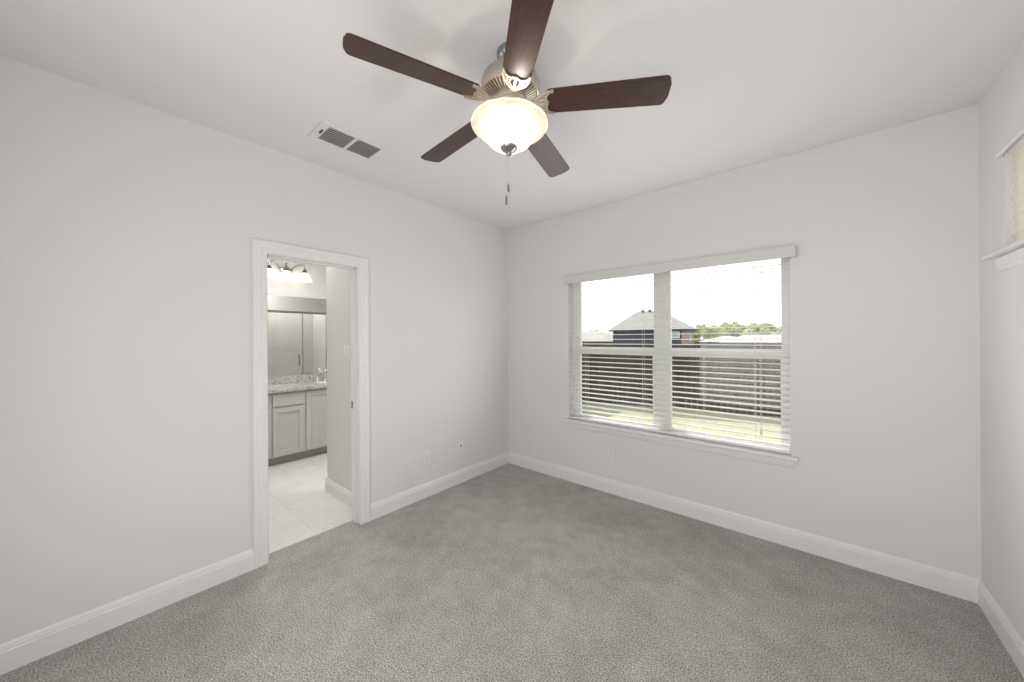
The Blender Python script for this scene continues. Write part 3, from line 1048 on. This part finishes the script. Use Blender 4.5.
bs.v = [(-2.27 + 0.153 * x, SKY + 0.203 * y, z) for x, y, z in bs.v]
bs.build('sink_basin', 'porcelain', ct, smooth=60)['label'] = 'white oval sink basin'

# faucet
fc = thing('sink_faucet', (-2.480, SKY, 0.888), 'chrome two-handle faucet on the vanity countertop', 'faucet')
fx, fz = -2.480, 0.8885
MB().lathe([(0.0, 0.014), (0.024, 0.014), (0.029, 0.005), (0.029, 0.0), (0.0, 0.0)], (fx, SKY, fz), 20).build('base', 'chrome', fc)
MB().tube([(fx, SKY, fz + 0.01), (fx, SKY, fz + 0.105), (fx + 0.015, SKY, fz + 0.135), (fx + 0.05, SKY, fz + 0.150), (fx + 0.10, SKY, fz + 0.145), (fx + 0.14, SKY, fz + 0.118)],
          [0.018, 0.016, 0.016, 0.0145, 0.0135, 0.013], 12).build('spout', 'chrome', fc)
for s in (1, -1):
    y = SKY + s * 0.10
    h_ = MB().lathe([(0.0, 0.072), (0.013, 0.072), (0.017, 0.055), (0.023, 0.014), (0.029, 0.005), (0.029, 0.0), (0.0, 0.0)], (fx, y, fz), 20).build('handle_post', 'chrome', fc)
    MB().tube([(fx, y, fz + 0.070), (fx, y, fz + 0.084), (fx + 0.012, y + s * 0.025, fz + 0.094), (fx + 0.024, y + s * 0.075, fz + 0.108)], [0.010, 0.010, 0.009, 0.008], 10).build('lever', 'chrome', h_)

# mirror
mr = MB().box(BX0 + 0.001, BX0 + 0.006, VYA + 0.02, VYB - 0.02, 0.990, 2.040).build('bathroom_mirror', 'mirror_silver', None, smooth=0)
tag(mr, 'large frameless mirror on the wall over the vanity countertop', 'mirror')

# vanity light
vl = thing('vanity_light', (BX0, -1.53, 2.40), 'three-shade vanity light bar above the bathroom mirror', 'wall light')
LXc = -2.435
ell = [(0.085 * math.cos(2 * PI * k / 32), 0.045 * math.sin(2 * PI * k / 32)) for k in range(32)]
mb = MB().loft([[(BX0 + d, -1.53 + y * s, 2.385 + z * s) for y, z in ell] for d, s in ((0.0, 1), (0.012, 1), (0.020, 0.85), (0.024, 0.5))])
mb.build('back_plate', 'nickel', vl, smooth=30)
for y0 in (-1.745, -1.555, -1.338):
    dy = y0 + 1.53
    pts = [(BX0 + 0.02, -1.53 + dy * 0.25, 2.385), (BX0 + 0.05, -1.53 + dy * 0.45, 2.43), (LXc - 0.03, -1.53 + dy * 0.72, 2.462),
           (LXc, -1.53 + dy * 0.90, 2.456), (LXc, y0, 2.430), (LXc, y0, 2.395)]
    sm = []
    for i in range(len(pts) - 1):                # Catmull-Rom smoothing
        P = [Vector(pts[max(i - 1, 0)]), Vector(pts[i]), Vector(pts[i + 1]), Vector(pts[min(i + 2, len(pts) - 1)])]
        for k in range(5):
            t = k / 5
            sm.append(0.5 * ((2 * P[1]) + (P[2] - P[0]) * t + (2 * P[0] - 5 * P[1] + 4 * P[2] - P[3]) * t * t + (3 * P[1] - P[0] - 3 * P[2] + P[3]) * t ** 3))
    sm.append(Vector(pts[-1]))
    arm = MB().tube(sm, 0.007, 8).build('arm', 'nickel_dark', vl)
    MB().lathe([(0.0, 2.402), (0.014, 2.400), (0.030, 2.372), (0.036, 2.354), (0.0, 2.354)], (LXc, y0, 0), 20).build('socket_cup', 'nickel_dark', arm)
    shd = MB().lathe([(0.030, 2.362), (0.040, 2.352), (0.052, 2.325), (0.062, 2.295), (0.076, 2.262), (0.090, 2.240)], (LXc, y0, 0), 32)\
        .build('glass_shade', 'shade_glass', vl, smooth=60)
    MB().sphere((LXc, y0, 2.305), 0.026, 14, 8, (1, 1, 1.2)).build('bulb', 'vanity_glow', vl)
    light('vanity_bulb', 'POINT', (LXc, y0, 2.262), 0.22, (1.0, 0.97, 0.93), 0.03)

# ------------------------------------------------------------------ outside
GZ = -0.62
struct(MB().box(-3.0, 4.6, EW, 0.95, 2.72, 2.74).box(-3.0, 4.6, 0.95, 0.975, 2.68, 2.86), 'eave_sun_blocker', 'vinyl', smooth=0)  # unseen overhang added to keep sun and sky off the blind
struct(MB().box(-14, 12, EW, 10.4, GZ - 0.3, GZ), 'lawn', 'lawn_grass', smooth=0)
struct(MB().box(-120, 80, 10.4, 200, -2.6, -2.3), 'ground', 'ground_far', smooth=0)

# fence: boards on rails, one run per bay
ftop = 1.235
fence = thing('wooden_fence', (2.6, 8.9, GZ), 'tall brown wooden board fence across the lawn outside the large window', 'fence')


def fence_run(FA, FB, nbay, side):
    fd = (FB - FA).normalized()
    bayl = (FB - FA).length / nbay
    fn = Vector((-fd.y, fd.x, 0)) * side
    for i in range(nbay):
        mb = MB()
        s0 = i * bayl
        nb = 18
        bwid = bayl / nb
        for k in range(nb):
            a = FA + fd * (s0 + k * bwid + 0.002)
            b = FA + fd * (s0 + (k + 1) * bwid - 0.004)
            jz = ftop + random.uniform(-0.008, 0.008)
            jn = fn * random.uniform(-0.003, 0.003)
            lo = [a + jn, b + jn, b + jn + fn * 0.016, a + jn + fn * 0.016]
            mb.loft([[(p.x, p.y, GZ) for p in lo], [(p.x, p.y, jz) for p in lo]])
        mb.build('board_panel', 'fence_wood', fence, smooth=0)
        for zr in (-0.30, 0.38, 1.02):
            a, b = FA + fd * s0 + fn * 0.02, FA + fd * (s0 + bayl) + fn * 0.02
            lo = [a, b, b + fn * 0.04, a + fn * 0.04]
            MB().loft([[(p.x, p.y, zr) for p in lo], [(p.x, p.y, zr + 0.09) for p in lo]]).build('rail', 'fence_wood', fence, smooth=0)
    for i in range(nbay + 1):
        c = FA + fd * (i * bayl) + fn * 0.11
        MB().box(c.x - 0.045, c.x + 0.045, c.y - 0.045, c.y + 0.045, GZ - 0.3, ftop - 0.02).build('post', 'fence_wood', fence, smooth=0)


fence_run(Vector((-2.80, 7.25, 0)), Vector((7.6, 9.52, 0)), 4, 1)
fence_run(Vector((-2.80, 1.0, 0)), Vector((-2.80, 7.25, 0)), 3, 1)


# houses
def hip(x0, x1, y0, y1, z0, z1, rx0, rx1, ry, th=0.2):
    mb = MB()
    v = [(x0, y0, z0), (x1, y0, z0), (x1, y1, z0), (x0, y1, z0), (rx0, ry, z1), (rx1, ry, z1)]
    return mb.add(v, [(0, 1, 5, 4), (1, 2, 5), (2, 3, 4, 5), (3, 0, 4), (0, 3, 2, 1)])


def fascia(x0, x1, y0, y1, z0, z1):
    t = 0.12
    return MB().box(x0, x1, y0, y0 + t, z0, z1).box(x0, x1, y1 - t, y1, z0, z1).box(x0, x0 + t, y0 + t, y1 - t, z0, z1).box(x1 - t, x1, y0 + t, y1 - t, z0, z1)


GB = -2.3
h1 = thing('neighbor_house', (-12.7, 42.5, GB), 'two-tone house with dark navy siding and gray hip roof behind the fence', 'house')
MB().box(-16.9, -8.65, 40.0, 45.0, GB, 2.30).build('siding_wall', 'siding_navy', h1, smooth=0)
MB().box(-8.65, -8.52, 40.0, 45.0, GB, 2.30).build('brick_wall', 'house_brick', h1, smooth=0)
hip(-17.3, -8.2, 39.6, 45.4, 2.42, 4.8, -14.7, -11.8, 42.5).build('roof', 'roof_shingle', h1, smooth=0)
fascia(-17.3, -8.2, 39.6, 45.4, 2.20, 2.43).build('eave', 'eave_dark', h1, smooth=0)
MB().box(-14.1, -13.8, 42.35, 42.65, 4.65, 4.95).box(-13.2, -12.9, 42.35, 42.65, 4.65, 4.95).build('roof_vent', 'eave_dark', h1, smooth=0)
wdw = MB().box(-9.75, -8.85, 39.93, 40.02, 1.35, 2.10).build('window_frame', 'vinyl', h1, smooth=0)
MB().box(-9.67, -8.93, 39.91, 39.95, 1.43, 2.02).build('window_glass', 'glass_house', wdw, smooth=0)
MB().box(-8.53, -8.48, 42.6, 43.6, 0.4, 1.8).build('window_glass', 'glass_house', h1, smooth=0)

h2 = thing('low_house', (-26, 50, GB), 'low pale-roofed house at the far left behind the fence, left of the navy house', 'house')
MB().box(-31.5, -20.8, 46.5, 55.5, GB, 0.75).build('house_wall', 'render_tan', h2, smooth=0)
hip(-32, -20.3, 46, 56, 0.85, 2.55, -28.5, -24.2, 51).build('roof', 'roof_pale', h2, smooth=0)
fascia(-32, -20.3, 46, 56, 0.68, 0.87).build('eave', 'eave_dark', h2, smooth=0)

h3 = thing('pale_roof_house', (-5.4, 50, GB), 'small pale-roofed house just right of the navy house, behind the fence', 'house')
MB().box(-8.6, -3.9, 48.4, 56, GB, 0.72).build('house_wall', 'render_tan', h3, smooth=0)
hip(-9.0, -3.5, 48, 56.4, 0.80, 1.55, -6.6, -5.6, 52).build('roof', 'roof_pale', h3, smooth=0)
fascia(-9.0, -3.5, 48, 56.4, 0.64, 0.82).build('eave', 'eave_dark', h3, smooth=0)

h4 = thing('wide_roof_house', (-0.6, 42, GB), 'wide low pale-roofed house at the far right behind the fence', 'house')
MB().box(-4.3, 3.7, 38.4, 48, GB, 0.78).build('house_wall', 'render_tan', h4, smooth=0)
hip(-4.7, 4.1, 38, 48.4, 0.86, 1.66, -3.0, 2.2, 43).build('roof', 'roof_pale', h4, smooth=0)
fascia(-4.7, 4.1, 38, 48.4, 0.70, 0.88).build('eave', 'eave_dark', h4, smooth=0)


# trees beyond the houses
def tree(x, y, ztop, rad, mat, label, seed, wide=1.4):
    rng = random.Random(seed)
    t = thing('tree', (x, y, GB), label, 'tree', 'trees on the skyline beyond the roofs')
    MB().tube([(x, y, GB - 0.1), (x + 0.1, y, GB + 1.2), (x, y, ztop - rad * 0.8)], [0.22, 0.17, 0.08], 8).build('trunk', 'trunk', t)
    mb = MB()
    zc = ztop - rad * 0.95
    for k in range(17):
        a = rng.uniform(0, 2 * PI)
        rr = math.sqrt(rng.random()) * rad
        r = rad * rng.uniform(0.28, 0.46)
        c = Vector((x + rr * wide * math.cos(a), y + rr * 0.7 * math.sin(a), zc + rng.uniform(-0.6, 0.5) * rad))
        st = len(mb.v)
        mb.sphere(c, r, 16, 11)
        for i in range(st, len(mb.v)):
            p = Vector(mb.v[i])
            d = (p - c)
            q = noise.noise(p * 1.3 + Vector((seed, 0, 0))) * 0.5 + noise.noise(p * 3.1) * 0.35
            mb.v[i] = tuple(c + d * (1 + q))
    mb.build('foliage', mat, t, smooth=0)


TREES = [
    (-31.2, 64, 3.4, 1.9, 'leaf_yellow', 'leftmost tree on the skyline, pale yellow-green, above the low house roof'),
    (-27.0, 74, 3.9, 1.8, 'leaf_grey', 'gray-green tree just left of the navy house roof'),
    (-9.6, 55, 3.6, 2.0, 'leaf_yellow', 'bright yellow-green tree touching the right edge of the navy house'),
    (-9.9, 73, 4.3, 2.3, 'leaf_green', 'green tree second to the right of the navy house'),
    (-6.6, 64, 3.9, 2.1, 'leaf_yellow', 'yellow-green tree third to the right of the navy house'),
    (-6.8, 84, 4.4, 2.5, 'leaf_grey', 'gray-green tree fourth to the right of the navy house'),
    (-2.9, 73, 3.8, 2.3, 'leaf_green', 'green tree third from the right end of the skyline'),
    (-1.2, 55, 3.2, 2.0, 'leaf_yellow', 'yellow-green tree second from the right end of the skyline'),
    (1.2, 64, 3.6, 2.1, 'leaf_yellow', 'rightmost tree on the skyline, pale yellow-green'),
]
for i, a in enumerate(TREES):
    tree(*a, 10 + i)
